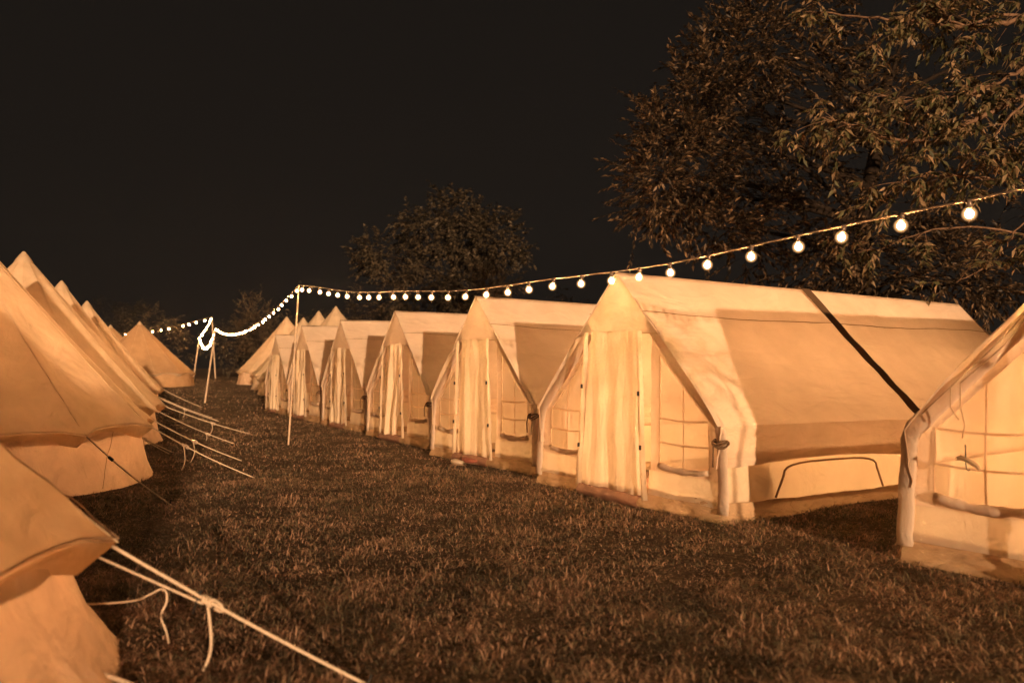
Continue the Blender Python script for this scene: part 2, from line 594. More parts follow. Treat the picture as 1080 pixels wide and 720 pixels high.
def ridge_tent(label, x, y, rz, seed, lamp=26.0, fold=1.0, sx=1.0, gape=0.0, loops=True):
    """x, y: the middle of the front edge on the ground; local x runs along the front, y along the ridge"""
    rnd = random.Random(seed)
    ph = rnd.uniform(0, 50)
    root = thing('ridge_tent', label, 'tent', (x, y, gz(x, y) - 0.01), rz, 'canvas ridge tents in the right hand row')
    root.scale = (sx, 1, 1)

    # roof sheet, both slopes in one piece
    mb = MB()

    def roof(u, v):
        t = abs(u * 2 - 1)
        s = 1 if u > 0.5 else -1
        yy = -0.07 + v * (TL + 0.12)
        px = s * EX * t
        pz = roof_z(px) + 0.012 * (1 - t)
        sag = math.sin(PI * t) * (0.035 * math.sin(PI * min(1, max(0, (yy % 2.72) / 2.72))) + 0.012)
        pull = nz(yy * 1.3 + ph, t * 2.2, s * 3.7) * 0.016 + nz(yy * 3.1 + t * 2.5 + ph, t * 5.0, s) * 0.008
        ed = max(0.0, 1 - abs(yy - 2.72) / 0.9)
        pull += 0.010 * ed * math.sin(t * 34 + 7 * ed + ph) * t * (1 - t * 0.3)
        pull *= min(1.0, t * 5)
        nx_, nz_ = (TH - EZ), EX
        ln = math.hypot(nx_, nz_)
        dd = -sag + pull
        fc = max(0.0, 1 - max(0.0, yy + 0.07) / 0.45) ** 1.5
        px -= s * 0.085 * fc * t ** 5
        pz -= 0.015 * fc * t ** 5
        return (px + s * nx_ / ln * dd, yy, pz + nz_ / ln * dd)
    mb.grid(roof, 64, 80)
    mb.build('roof', M['fly'], root)

    # dark band over the middle hoop
    mb = MB()
    for s in (-1, 1):
        def bandf(u, v, s=s):
            t = 0.004 + v * 0.996
            p = roof(0.5 + s * t / 2, (2.72 + 0.07 + (u - 0.5) * 0.16) / (TL + 0.12))
            return (p[0] + s * 0.016, p[1], p[2] + 0.018)
        mb.grid(bandf, 2, 26)
    mb.build('roof_band', M['band'], root)

    # cord lying along the roof below the ridge
    mb = MB()
    for s in (-1, 1):
        pts = []
        for i in range(41):
            v = i / 40
            p = roof(0.5 + s * (0.285 + 0.008 * math.sin(v * 5)) / 2, v)
            pts.append((p[0] + s * 0.008, p[1], p[2] + 0.010))
        mb.tube(pts, 0.0045, 5)
    mb.build('roof_cord', M['trim'], root)

    # upper triangle of the front (and of the back)
    for nm, yy, sg in (('gable_panel', -0.05, -1), ('back_gable', TL + 0.02, 1)):
        mb = MB()
        def gab(u, v, yy=yy, sg=sg):
            z = 1.64 + v * (TH - 1.64 - 0.005)
            hw = EX * (TH - z) / (TH - EZ)
            xx = (u * 2 - 1) * hw
            b = 0.03 * math.sin(PI * u) * math.sin(PI * v) + 0.012 * nz(xx * 4 + ph, z * 4, sg)
            z -= 0.02 * (1 - v) * math.sin(PI * u) * -1
            return (xx, yy + sg * b, z)
        mb.grid(gab, 18, 10)
        gp = mb.build(nm, M['cloth'], root)
        mb = MB()
        mb.tube([Vector(gab(i / 14, 0.0)) + Vector((0, sg * 0.004, 0.002)) for i in range(15)], 0.006, 5)
        mb.build('hem', M['strap'], gp)

    # sleeves that hold the front hoop
    for s in (-1, 1):
        mb = MB()
        pts, rad = [], []
        for i in range(15):
            t = i / 14
            xx = 0.42 + t * (1.31 - 0.42)
            pts.append((s * xx, -0.015, roof_z(xx) - 0.115 + 0.01 * nz(t * 6, s, ph)))
            rad.append(0.058 + 0.012 * nz(t * 9, ph, s))
        for i in range(1, 10):
            t = i / 9
            pts.append((s * (1.335 + 0.035 * math.sin(t * PI / 2) + 0.012 * nz(t * 5, ph, s)), 0.004 - 0.03 * t, (roof_z(1.31) - 0.115) * (1 - t) + 0.10 * t))
            rad.append(0.056 + 0.012 * nz(t * 9, s, ph))
        mb.tube(pts, rad, 12)
        mb.v = [(p[0], -0.010 + (p[1] + 0.010) * 0.42, p[2]) for p in mb.v]
        mb.build('hoop_sleeve', M['cloth'], root)
        if s < 0 or not loops:
            continue
        lp = MB()
        for k in range(3):
            lp.tube([(s * 1.335 + 0.068 * math.cos(a), -0.015 + 0.068 * math.sin(a), 0.675 + 0.014 * k + 0.02 * math.sin(a * 2 + k))
                     for a in [2 * PI * q / 14 for q in range(15)]], 0.009, 5)
        lp.tube([(s * 1.335, -0.10, 0.68), (s * 1.36, -0.125, 0.60), (s * 1.35, -0.115, 0.50)], 0.007, 5)
        lp.build('rope_loop', M['band'], root)

    # door sheet with hanging folds
    mb = MB()
    fr = [rnd.uniform(8, 13), rnd.uniform(19, 27)] if fold < 0.7 else [rnd.uniform(11, 19), rnd.uniform(24, 38)]
    fp = [rnd.uniform(0, 6), rnd.uniform(0, 6)]

    def door(u, v):
        z = 0.12 + v * 1.56
        hw = 0.46 - 0.085 * v
        xx = (u * 2 - 1) * hw + 0.012 * fold * nz(v * 3, ph, 3)
        a = fold * (0.022 + 0.022 * (1 - v))
        d = a * math.sin(xx * fr[0] + fp[0] + 0.6 * math.sin(v * 4)) + a * 0.5 * math.sin(xx * fr[1] + fp[1] + v * 2)
        d += 0.02 * nz(xx * 5 + ph, z * 2, 1)
        if gape > 0:                      # sheet drawn aside at the bottom
            xx = xx * (1 - gape * (1 - v) * 0.55) - gape * 0.18 * (1 - v)
        if v < 0.01:
            z += 0.012 * math.sin(xx * 19 + ph)
        return (xx, -0.075 - 0.02 * (1 - v) + d, z)
    mb.grid(door, 48, 26)
    mb.build('door_sheet', M['door'], root)

    # loose zipped edges on either side of the door, with black toggles
    for s in (-1, 1):
        mb = MB()
        w0 = rnd.uniform(0.055, 0.085)

        def strip(u, v, s=s):
            z = 0.10 + v * 1.57
            xx = s * (0.50 - 0.10 * v + (u - 0.5) * w0 * (1.3 - 0.4 * v)) + 0.012 * nz(v * 7 + ph, s * 3, 0)
            d = 0.02 * math.sin(u * PI) + 0.016 * nz(v * 8, u * 2 + ph, s)
            return (xx, -0.115 - d, z)
        mb.grid(strip, 5, 30)
        st = mb.build('door_edge', M['panel'], root)
        for zt in (0.55 + rnd.uniform(-.05, .05), 1.12 + rnd.uniform(-.05, .05)):
            tb = MB()
            v = (zt - 0.10) / 1.57
            p = strip(0.5, v)
            tb.box((p[0], p[1] - 0.012, zt), (0.016, 0.018, 0.042))
            tb.build('toggle', M['black'], st, False)

    # front wall either side of the door with its net window
    for s in (-1, 1):
        mb = MB()
        tz = lambda q: roof_z(q) - 0.13
        o_ = [(0.44, 0.36), (1.33, 0.36), (1.33, tz(1.33)), (0.44, tz(0.44))]
        i_ = [(0.56, 0.39), (1.19, 0.39), (1.19, tz(1.19) - 0.11), (0.56, tz(0.56) - 0.14)]
        for k in range(4):
            k2 = (k + 1) % 4
            def edge(u, v, k=k, k2=k2):
                a = [o_[k][q] * (1 - u) + o_[k2][q] * u for q in (0, 1)]
                b = [i_[k][q] * (1 - u) + i_[k2][q] * u for q in (0, 1)]
                p = [a[q] * (1 - v) + b[q] * v for q in (0, 1)]
                return (s * p[0], 0.012 + 0.012 * nz(p[0] * 6, p[1] * 4 + ph, s), p[1])
            mb.grid(edge, 10, 3)
        mb.build('front_wall', M['cloth'], root)
        lo = MB()
        lo.grid(lambda u, v: (s * (0.44 + 0.89 * u), 0.0 + 0.014 * nz(u * 5 + ph, v * 3, s) - 0.02 * (1 - v), 0.14 + 0.225 * v), 14, 5)
        lo.build('lower_panel', M['panel'], root)
        wn = MB()
        def netf(u, v):
            xx = 0.55 + 0.65 * u
            zt = tz(xx) - 0.10
            return (s * xx, 0.030 + 0.01 * math.sin(PI * u), 0.38 + (zt - 0.38) * v)
        wn.grid(netf, 10, 10)
        net = wn.build('window', M['net'], root)
        sp = MB()
        for xx in (0.565, 0.875, 1.185):
            zt = tz(xx) - 0.12
            sp.grid(lambda u, v, xx=xx, zt=zt: (s * (xx + (u - 0.5) * 0.016 + 0.004 * math.sin(v * 5)), 0.004 - 0.003 * math.sin(PI * u), 0.38 + (zt - 0.38) * v), 2, 8)
        for zz in (0.64, 0.86):
            xe = min(1.18, (TH - 0.25 - zz) / (TH - EZ) * EX)
            sp.grid(lambda u, v, zz=zz, xe=xe: (s * (0.57 + (xe - 0.57) * u), 0.0 - 0.003 * math.sin(PI * v), zz - 0.014 * math.sin(PI * u) + (v - 0.5) * 0.016), 8, 2)
        sp.build('webbing', M['strap'], net)
        rl = MB()
        pts, rad = [], []
        for q in range(13):
            u = q / 12
            pts.append((s * (0.57 + 0.61 * u), 0.0, 0.425 - 0.03 * math.sin(PI * u) + 0.008 * nz(u * 9, ph, s)))
            rad.append(0.030 + 0.016 * nz(u * 7, ph, 9))
        rl.tube(pts, rad, 9)
        rl.build('rolled_flap', M['cloth'], net)

    # skirt along the ground, on all sides
    mb = MB()

    def ring(t):      # around the footprint, t 0..1
        per = [(-TW, 0), (TW, 0), (TW, TL), (-TW, TL), (-TW, 0)]
        ln = [2 * TW, TL, 2 * TW, TL]
        d = t * sum(ln)
        for k in range(4):
            if d <= ln[k] or k == 3:
                q = min(1, d / ln[k])
                a, b = per[k], per[k + 1]
                nrm = [(0, -1), (1, 0), (0, 1), (-1, 0)][k]
                return (a[0] + (b[0] - a[0]) * q, a[1] + (b[1] - a[1]) * q, nrm)
            d -= ln[k]

    def skirt(u, v):
        px, py, n = ring(u)
        z = -0.02 + 0.21 * v
        o = 0.085 * (1 - v) ** 1.4 - 0.002 + 0.045 * nz(u * 60 + v * 2.5 + ph, v * 3, 2) * (1 - abs(2 * v - 1) * 0.6) + 0.022 * nz(u * 160 + v * 6, v * 4 + ph, 5)
        return (px + n[0] * o, py + n[1] * o, z + 0.02 * nz(u * 40, ph, v))
    mb.grid(skirt, 420, 8)
    mb.build('skirt', M['skirt'], root)

    # threshold of the groundsheet below the door
    mb = MB()
    mb.grid(lambda u, v: ((u * 2 - 1) * 0.47, -0.13 - 0.045 * math.sin(PI * v) + 0.02 * nz(u * 6, v * 2, ph), 0.01 + 0.115 * v + 0.010 * nz(u * 8 + ph, v, 3)), 20, 5)
    mb.grid(lambda u, v: ((u * 2 - 1) * 0.47, -0.13 + 0.09 * v, 0.125 + 0.010 * nz(u * 8 + ph, 1, 3)), 20, 1)
    mb.build('door_sill', M['sheet'], root)

    # side walls, the hanging valance over them, zipped arch windows
    for s in (-1, 1):
        mb = MB()
        mb.grid(lambda u, v: (s * (1.30 + 0.02 * (1 - v) + 0.016 * nz(u * 12 + ph, v * 2, s)), 0.04 + u * (TL - 0.08), 0.16 + v * 0.45), 60, 6)
        mb.build('side_wall', M['inner'], root)
        va = MB()

        def val(u, v):
            yy = -0.04 + u * (TL + 0.06)
            seg = (yy % 2.72) / 2.72 if 0 < yy < 5.44 else 0.0
            low = 0.475 + 0.06 * math.sin(PI * seg)
            top = roof(0.5 + s * 0.5, min(1, max(0, (yy + 0.07) / (TL + 0.12))))
            z = top[2] + (low - top[2]) * v
            wr = 0.020 * nz(yy * 4 + v * 3 + ph, v * 5, s) + 0.012 * math.sin((yy * 1.0 - v * 0.5) * 26 + ph) * v * max(0, 1 - abs(seg - 0.1) * 2.2)
            return (top[0] + s * (0.004 - 0.05 * v + wr * v), yy, z)
        va.grid(val, 90, 8)
        va.build('valance', M['valance'], root)
        for y0 in (0.66, 3.35):
            ar = MB()
            pts = []
            for q in range(25):
                t = q / 24
                if t < 0.25:
                    p = (y0 + 0.10 * t / 0.25, 0.19 + 0.19 * t / 0.25)
                elif t > 0.75:
                    p = (y0 + 1.55 - 0.10 * (1 - t) / 0.25, 0.19 + 0.19 * (1 - t) / 0.25)
                else:
                    a = PI * (1 - (t - 0.25) / 0.5)
                    p = (y0 + 0.775 + 0.675 * math.copysign(abs(math.cos(a)) ** 0.55, math.cos(a)), 0.38 + 0.11 * max(0, math.sin(a)) ** 0.7)
                pts.append((s * 1.345, p[0], p[1]))
            ar.tube(pts, 0.010, 6)
            ar.build('window_zip', M['trim'], root)

    # back wall and groundsheet
    mb = MB()
    mb.grid(lambda u, v: ((u * 2 - 1) * (1.30 if v < 0.45 else 1.30 - (v - 0.45) / 0.55 * 0.80), TL - 0.03 + 0.02 * nz(u * 6 + ph, v * 5, 1), 0.14 + 1.52 * v), 16, 20)
    mb.build('back_wall', M['inner'], root)
    mb = MB()
    mb.grid(lambda u, v: ((u * 2 - 1) * 1.33, 0.0 + TL * v, 0.045 + 0.006 * nz(u * 9, v * 20, ph)), 10, 24)
    mb.build('groundsheet', M['sheet'], root)

    # lantern light inside
    spots = [1.25, 2.75, 4.4] if lamp > 60 else [2.4]
    for q, yy in enumerate(spots):
        ld = bpy.data.lights.new('lantern_light', 'POINT')
        ld.energy = lamp / len(spots)
        ld.color = LAMP_COL
        ld.shadow_soft_size = 0.30
        lo = bpy.data.objects.new('lantern_light', ld)
        COL.objects.link(lo)
        lo.parent = root
        lo.location = (-0.10 + 0.05 * q, yy, 0.55)
    root.scale = (sx, 1, rnd.uniform(0.975, 1.015))
    root.rotation_euler = (R(rnd.uniform(-0.8, 0.8)), R(rnd.uniform(-1.0, 1.0)), rz + R(rnd.uniform(-1, 1)))
    return root


ROW_RZ = R(-58.5)
T1 = ridge_tent('large canvas ridge tent with a dark brown band running down its roof',
                1.04, 7.90, ROW_RZ, 11, 104, 0.38)
T2 = ridge_tent('canvas ridge tent with red brown shoes standing at its closed door',
                -0.44, 10.80, ROW_RZ, 23, 68, 0.5)
T3 = ridge_tent('canvas ridge tent with crumpled parted curtains, next beyond the one with shoes',
                -1.98, 13.95, R(-59.5), 37, 45, 1.5, gape=0.8)
T4 = ridge_tent('canvas ridge tent with bunched front sheet, second beyond the one with shoes',
                -3.50, 16.80, R(-59), 41, 30, 1.4, gape=0.3)
T5 = ridge_tent('small looking far ridge tent just right of the tall near light pole',
                -5.05, 19.65, R(-60), 53, 30, 1.2, gape=0.5)
T6 = ridge_tent('farthest ridge tent of the right row, crossed by the tall near light pole',
                -6.55, 22.55, R(-60), 67, 35, 1.2)
_c0 = Vector((2.62, 5.40))
_a0 = R(-53.0)
_m0 = _c0 + Vector((math.cos(_a0), math.sin(_a0))) * TW
T0 = ridge_tent('brightly lit canvas ridge tent cut off by the right edge, closest to the camera',
                _m0.x, _m0.y, _a0, 71, 112, 0.6, loops=False)
T0.scale.z = 1.035

# ------------------------------------------------------------------ bell tents
def rope_part(parent, a, b, rad, knot=None, tail=0.0, slider=False, mat='rope', sagk=0.03):
    a, b = Vector(a), Vector(b)
    mb = MB()
    n = 16
    pts = [a.lerp(b, i / n) - Vector((0, 0, sagk * math.sin(PI * i / n))) for i in range(n + 1)]
    mb.tube(pts, rad, 6)
    dirv = (b - a).normalized()
    if knot is not None:
        k = a.lerp(b, knot) - Vector((0, 0, sagk * math.sin(PI * knot)))
        for q in range(3):
            c = k + dirv * (q - 1) * rad * 2.0
            mb.tube([c + Vector((0, 0, 1)) * rad * 1.8 * math.cos(t) + dirv.cross(Vector((0, 0, 1))).normalized() * rad * 1.8 * math.sin(t) + dirv * rad * t * 0.2
                     for t in [2 * PI * w / 10 for w in range(11)]], rad * 0.95, 6)
        side = dirv.cross(Vector((0, 0, 1))).normalized()
        mb.tube([k + dirv * rad * 2 + (dirv * math.cos(t) + Vector((0, 0, 1)) * math.sin(t) * 0.7 + side * 0.3 * math.sin(t)) * rad * 4.2 + dirv * rad * 4
                 for t in [PI - 2.0 * PI * w / 12 for w in range(11)]], rad * 0.8, 6)
        if tail > 0:
            pt = []
            for w in range(12):
                t = w / 11
                pt.append(k + Vector((0, 0, -tail * t)) + side * (0.05 * tail * math.sin(t * 5)) + dirv * 0.10 * tail * (math.sin(t * 3.3) - 0.6 * t * t))
            mb.tube(pt, rad * 0.85, 6)
    o = mb.build('guy_rope', M[mat], parent)
    if slider:
        sm = MB()
        c = a.lerp(b, 0.3) - Vector((0, 0, sagk * math.sin(PI * 0.3)))
        sm.tube([c - dirv * 0.04, c - dirv * 0.03, c + dirv * 0.03, c + dirv * 0.04], [0.008, 0.016, 0.016, 0.008], 8)
        sm.build('slider', M['black'], o)
    pg = MB()
    pg.tube([b + Vector((0, 0, 0.05)) - dirv * 0.01, b + Vector((0, 0, -0.06)) - dirv * 0.05], 0.006, 6)
    pg.build('peg', M['black'], o)
    return o


def bell_tent(label, x, y, rot, seed, radius=2.2, height=3.12, wall=0.60, gores=12, lamp=8.0, ropes=(), rope_len=1.25, rope_r=0.007, group='canvas bell tents in the left hand row', res=6, flare=0.15, mat='bell'):
    rnd = random.Random(seed)
    ph = rnd.uniform(0, 40)
    root = thing('bell_tent', label, 'tent', (x, y, gz(x, y) - 0.01), rot, group)
    RE = radius + 0.06

    def cone(u, v):
        g = (u * gores) % 1.0
        mid = math.sin(PI * g)                      # 0 at a seam, 1 between seams
        an = 2 * PI * u
        rr = RE * (1 - v) + 0.045 * v
        flat = 1 - 0.034 * mid * (1 - v * 0.6)       # straight cloth between the seams
        z = wall + 0.02 + (height - wall) * v
        sag = 0.055 * math.sin(PI * v) * (0.55 + 0.45 * mid)
        cat = 0.030 * mid * (1 - v) ** 6            # catenary eave
        tip = 0.07 * (1 - mid) ** 4 * (1 - v) ** 9
        w = 0.014 * nz(math.cos(an) * 3 + ph, math.sin(an) * 3, v * 4) * (1 - v) + 0.010 * (1 - mid) ** 2 * math.sin(v * 60 + ph) * (1 - v) ** 5
        rr = rr * flat - sag * 0.7 + tip + w
        z = z - sag * 0.55 + cat - tip * 0.5 + w
        return (rr * math.cos(an), rr * math.sin(an), z)
    mb = MB()
    mb.grid(cone, gores * res, 44, True)
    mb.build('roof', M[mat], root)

    # cap over the pole top
    mb = MB()
    mb.grid(lambda u, v: ((0.15 - 0.135 * v) * math.cos(2 * PI * u), (0.15 - 0.135 * v) * math.sin(2 * PI * u),
                          height - 0.10 + 0.20 * v ** 0.8), 14, 5, True)
    mb.build('peak_cap', M['bell'], root)

    # raised seams between the gores
    mb = MB()
    for k in range(gores):
        mb.tube([Vector(cone(k / gores, i / 22)) * 1.001 for i in range(22)], 0.004, 5, False)
    mb.build('seam', M['bell'], root)

    # short valance under the eave
    mb = MB()

    def val(u, v):
        p = cone(u, 0)
        g = (u * gores) % 1.0
        k = 1 - 0.06 * v
        return (p[0] * k, p[1] * k, p[2] - 0.115 * v + 0.012 * nz(u * 50, ph, v))
    mb.grid(val, gores * res, 2, True)
    mb.build('valance', M['bell'], root)

    mb = MB()
    mb.tube([Vector(cone((i / (gores * res)) % 1.0, 0.0)) * 1.002 + Vector((0, 0, 0.016)) for i in range(gores * res + 1)], 0.004, 5, False)
    mb.build('hem', M['strap'], root)

    # low wall
    mb = MB()

    def wl(u, v):
        an = 2 * PI * u
        g = (u * gores) % 1.0
        rr = radius - 0.10 + flare * (1 - v) ** 2 + 0.030 * nz(u * 60 + ph, v * 1.6, 1) + 0.012 * math.sin(PI * g) + 0.012 * nz(u * 150, v * 6, ph)
        z = -0.02 + (wall + 0.06) * v
        return (rr * math.cos(an), rr * math.sin(an), z + (0.015 * nz(u * 60, 3, ph) if v == 0 else 0))
    mb.grid(wl, gores * 12, 8, True)
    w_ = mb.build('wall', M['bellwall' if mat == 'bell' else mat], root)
    mb = MB()
    for k0 in range(1, gores, 3):
        pts = []
        for q in range(17):
            t = q / 16
            u = (k0 + 0.25 + 0.32 * t + 0.06 * math.sin(t * PI)) / gores
            v = 0.06 + 0.88 * math.sin(t * PI * 0.5)
            p = Vector(wl(u, v))
            pts.append(p + Vector((p.x, p.y, 0)).normalized() * 0.006)
        mb.tube(pts, 0.003, 5)
        mb.build('wall_seam', M['trim'], w_)
        mb = MB()

    # ropes at the eave corners given in ropes: (corner index, knot, tail, slider)
    for (k, kn, tl, sl) in ropes:
        a = Vector(cone((k / gores) % 1.0, 0))
        o = Vector((a.x, a.y, 0)).normalized()
        ja = rnd.uniform(-0.12, 0.12)
        o = Matrix.Rotation(ja, 3, 'Z') @ o
        b = Vector((a.x, a.y, 0)) + o * rope_len * rnd.uniform(0.9, 1.1)
        rope_part(root, a, b, rope_r, kn, tl, sl)

    ld = bpy.data.lights.new('lantern_light', 'POINT')
    ld.energy = lamp
    ld.color = (1.0, 0.485, 0.21)
    ld.shadow_soft_size = 0.15
    lo = bpy.data.objects.new('lantern_light', ld)
    COL.objects.link(lo)
    lo.parent = root
    lo.location = (0.2, 0.1, 0.9)
    return root


def spread(rnd, n0, n1):
    out = []
    for k in range(n0, n1):
        out.append((k, rnd.choice([0.3, 0.4, 0.5]), rnd.choice([0.0, 0.25, 0.3]), rnd.random() < 0.3))
    return out


_rr = random.Random(4)
B1 = bell_tent('nearest bell tent, cut off by the lower left corner with a thick knotted rope', -3.91, 2.46, R(22), 3, 2.32, 3.15, lamp=92, flare=0.27,
               ropes=[(11, 0.4, 0.2, False)])
B2 = bell_tent('large bell tent at the left edge with a black slider on its rope', -6.40, 9.0, R(38), 7, 2.15, 3.12, lamp=56,
               ropes=[(9, None, 0, False), (10, None, 0.0, True), (11, 0.3, 0.3, False), (0, 0.42, 0.3, False), (1, 0.5, 0.25, False)])
B3 = bell_tent('bell tent with the highest visible pale peak, close to the left edge', -8.27, 13.6, R(31), 13, 2.15, 3.16, lamp=44,
               ropes=[(9, 0.4, 0.0, False), (10, 0.35, 0.25, False), (11, 0.62, 0.12, False), (0, 0.5, 0.2, False)], rope_len=1.5)
B4 = bell_tent('bell tent with the second highest peak from the left edge', -10.2, 18.2, R(40), 17, 1.95, 3.15, lamp=44,
               ropes=[(11, 0.4, 0.2, False), (0, None, 0, False)], rope_len=1.3)
B5 = bell_tent('bell tent with the lowest peak in the overlapping left row', -12.05, 22.8, R(33), 19, 1.95, 3.05, lamp=44,
               ropes=[(0, None, 0, False)], rope_len=1.2)
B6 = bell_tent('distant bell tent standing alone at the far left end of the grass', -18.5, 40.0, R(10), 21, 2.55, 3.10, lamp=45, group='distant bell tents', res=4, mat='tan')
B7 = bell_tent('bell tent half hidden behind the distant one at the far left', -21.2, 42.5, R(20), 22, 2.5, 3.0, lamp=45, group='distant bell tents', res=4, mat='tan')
for i, (bx, by, lab, sc) in enumerate([
        (-6.35, 29.0, 'bell tent showing only its tallest peak behind the right row of ridge tents', 1.05),
        (-8.05, 33.5, 'bell tent showing only its middle peak behind the right row of ridge tents', 1.07),
        (-9.85, 38.0, 'bell tent peaking behind the farthest ridge tent', 1.04),
        (-11.9, 42.5, 'far bell tent sloping to the grass at the left end of the right row', 1.10)]):
    bell_tent(lab, bx, by, R(10 + 17 * i), 31 + i, 2.2 * sc, 3.12 * sc, lamp=20 if i < 3 else 50, group='distant bell tents', res=4)

# loose rope lying behind the nearest tent and the second strand of its guy line
_inv = (Matrix.Translation(B1.location) @ Matrix.Rotation(R(22), 4, 'Z')).inverted()
rope_part(B1, _inv @ Vector((-1.66, 3.37, 0.555)), _inv @ Vector((-0.56, 3.30, 0.0)), 0.0075, 0.37, 0.30, False, sagk=0.012)
rope_part(B1, _inv @ Vector((-1.76, 3.40, 0.515)), _inv @ Vector((-1.27, 3.345, 0.325)), 0.0055, None, 0, False, sagk=0.0)
def smooth_pts(P, n=6):
    P = [Vector(p) for p in P]
    out = []
    for i in range(len(P) - 1):
        p0, p1, p2, p3 = P[max(0, i - 1)], P[i], P[i + 1], P[min(len(P) - 1, i + 2)]
        for q in range(n):
            t = q / n
            out.append(0.5 * ((2 * p1) + (p2 - p0) * t + (2 * p0 - 5 * p1 + 4 * p2 - p3) * t * t + (3 * p1 - p0 - 3 * p2 + p3) * t ** 3))
    return out + [P[-1]]


mb = MB()
mb.tube([_inv @ p for p in smooth_pts(((-2.15, 3.86, 0.17), (-1.98, 3.93, 0.155), (-1.82, 3.93, 0.17), (-1.74, 3.91, 0.205), (-1.68, 3.89, 0.235), (-1.645, 3.87, 0.225), (-1.64, 3.86, 0.18), (-1.66, 3.85, 0.12), (-1.63, 3.84, 0.05), (-1.60, 3.80, 0.01)))], 0.0055, 6)
mb.build('slack_rope', M['rope'], B1)
mb = MB()
mb.tube([_inv @ Vector(p) for p in ((-1.66, 3.30, 0.06), (-1.55, 3.28, 0.03), (-1.46, 3.25, 0.012), (-1.40, 3.22, 0.0))], 0.011, 6)
mb.build('peg_loop', M['rope'], B1)

# ------------------------------------------------------------------ poles and strings of bulbs
def pole(label, base, top, rad=0.016):
    x, y = base
    o = thing('light_pole', label, 'pole', (x, y, gz(x, y)), 0, 'poles that carry the string lights')
    z0 = gz(x, y)
    mb = MB()
    tx, ty, tz_ = top[0] - x, top[1] - y, top[2] - z0
    mb.tube([(0, 0, -0.1)] + [(tx * t, ty * t, tz_ * t) for t in (0.0, 0.25, 0.5, 0.75, 1.0)], [rad * 1.1] * 2 + [rad, rad, rad, rad * 0.9], 10)
    mb.build('shaft', M['wood'], o)
    mb = MB()
    mb.tube([(tx, ty, tz_), (tx, ty, tz_ + 0.05), (tx + 0.02, ty, tz_ + 0.07), (tx + 0.035, ty, tz_ + 0.04)], rad * 0.45, 6)
    mb.build('hook', M['black'], o)
    return o


pole('tall near pale pole holding the string lights, standing on the open grass', (-3.65, 13.2), (-3.50, 13.2, 2.63), 0.014)
pole('second light pole, front one of the far group', (-10.5, 27.6), (-10.2, 27.7, 2.62), 0.028)
pole('leftmost light pole of the far group', (-17.6, 44.5), (-17.3, 44.6, 2.95), 0.034)
pole('rear light pole of the far group, the tallest and thinnest', (-18.2, 49.5), (-18.5, 49.6, 4.35), 0.036)
pole('light pole beyond the distant bell tent', (-31.0, 55.0), (-31.0, 55.0, 3.6), 0.03)
pole('light pole standing outside the right edge near the camera', (4.48, 1.72), (4.48, 1.72, 2.44), 0.016)

_bm = MB(); _bm.ball((0, 0, -0.075), (0.026, 0.026, 0.028), 20, 13)
_gm = MB(); _gm.ball((0, 0, -0.075), (0.043, 0.043, 0.043), 20, 13)
HALO_ME = None
BULB_ME = None
SOCK_ME = None


def string(label, pts_fn, length, spacing, scale=1.0, socket=True, rad=0.006, seed=1, jit=0.25, start=0.18):
    """pts_fn(t), t 0..1 gives the cable; bulbs hang every spacing metres"""
    global BULB_ME, SOCK_ME, HALO_ME
    rnd = random.Random(seed)
    root = thing('string_lights', label, 'string lights', tuple(pts_fn(0.0)), 0, 'strings of warm bulbs over the camp')
    base = Vector(pts_fn(0.0))
    mb = MB()
    n = 90
    mb.tube([Vector(pts_fn(i / n)) - base for i in range(n + 1)], rad, 6)
    mb.build('cable', M['cable'], root)
    k = 0
    d = start
    while d < length:
        t = d / length
        p = Vector(pts_fn(t)) - base
        if BULB_ME is None:
            o = _bm.build('bulb', M['bulb'], root)
            BULB_ME = o.data
            s_ = MB()
            s_.tube([(0, 0, 0.008), (0, 0, -0.012), (0, 0, -0.040), (0, 0, -0.047)], [0.008, 0.017, 0.017, 0.013], 10)
            so = s_.build('socket', M['socket'], o)
            SOCK_ME = so.data
            HALO_ME = _gm.build('globe', M['globe'], o).data
        else:
            o = bpy.data.objects.new('bulb', BULB_ME)
            COL.objects.link(o)
            o.parent = root
            if socket:
                gl = bpy.data.objects.new('globe', HALO_ME)
                COL.objects.link(gl)
                gl.parent = o
                so = bpy.data.objects.new('socket', SOCK_ME)
                COL.objects.link(so)
                so.parent = o
        o.location = p
        o.scale = (scale, scale, scale)
        o.rotation_euler = (rnd.uniform(-jit, jit), rnd.uniform(-jit, jit), 0)
        d += spacing * rnd.uniform(0.88, 1.12)
        k += 1
    return root


def para(a, b, low_t, low_z):
    """parabola from a to b in the vertical plane through both; sag given by the drop at its middle"""
    a, b = Vector(a), Vector(b)

    def fn(t):
        p = a.lerp(b, t)
        p.z -= 4 * low_z * t * (1 - t)
        return p
    return fn


_A = Vector((-3.50, 13.2, 2.63))
_D = Vector((0.57, -0.82))


def main_fn(t):
    s = t * 14.0
    return Vector((_A.x + _D.x * s, _A.y + _D.y * s, 2.112 + 0.0100 * (s - 7.2) ** 2 + 0.012 * math.sin(s * 2.1)))


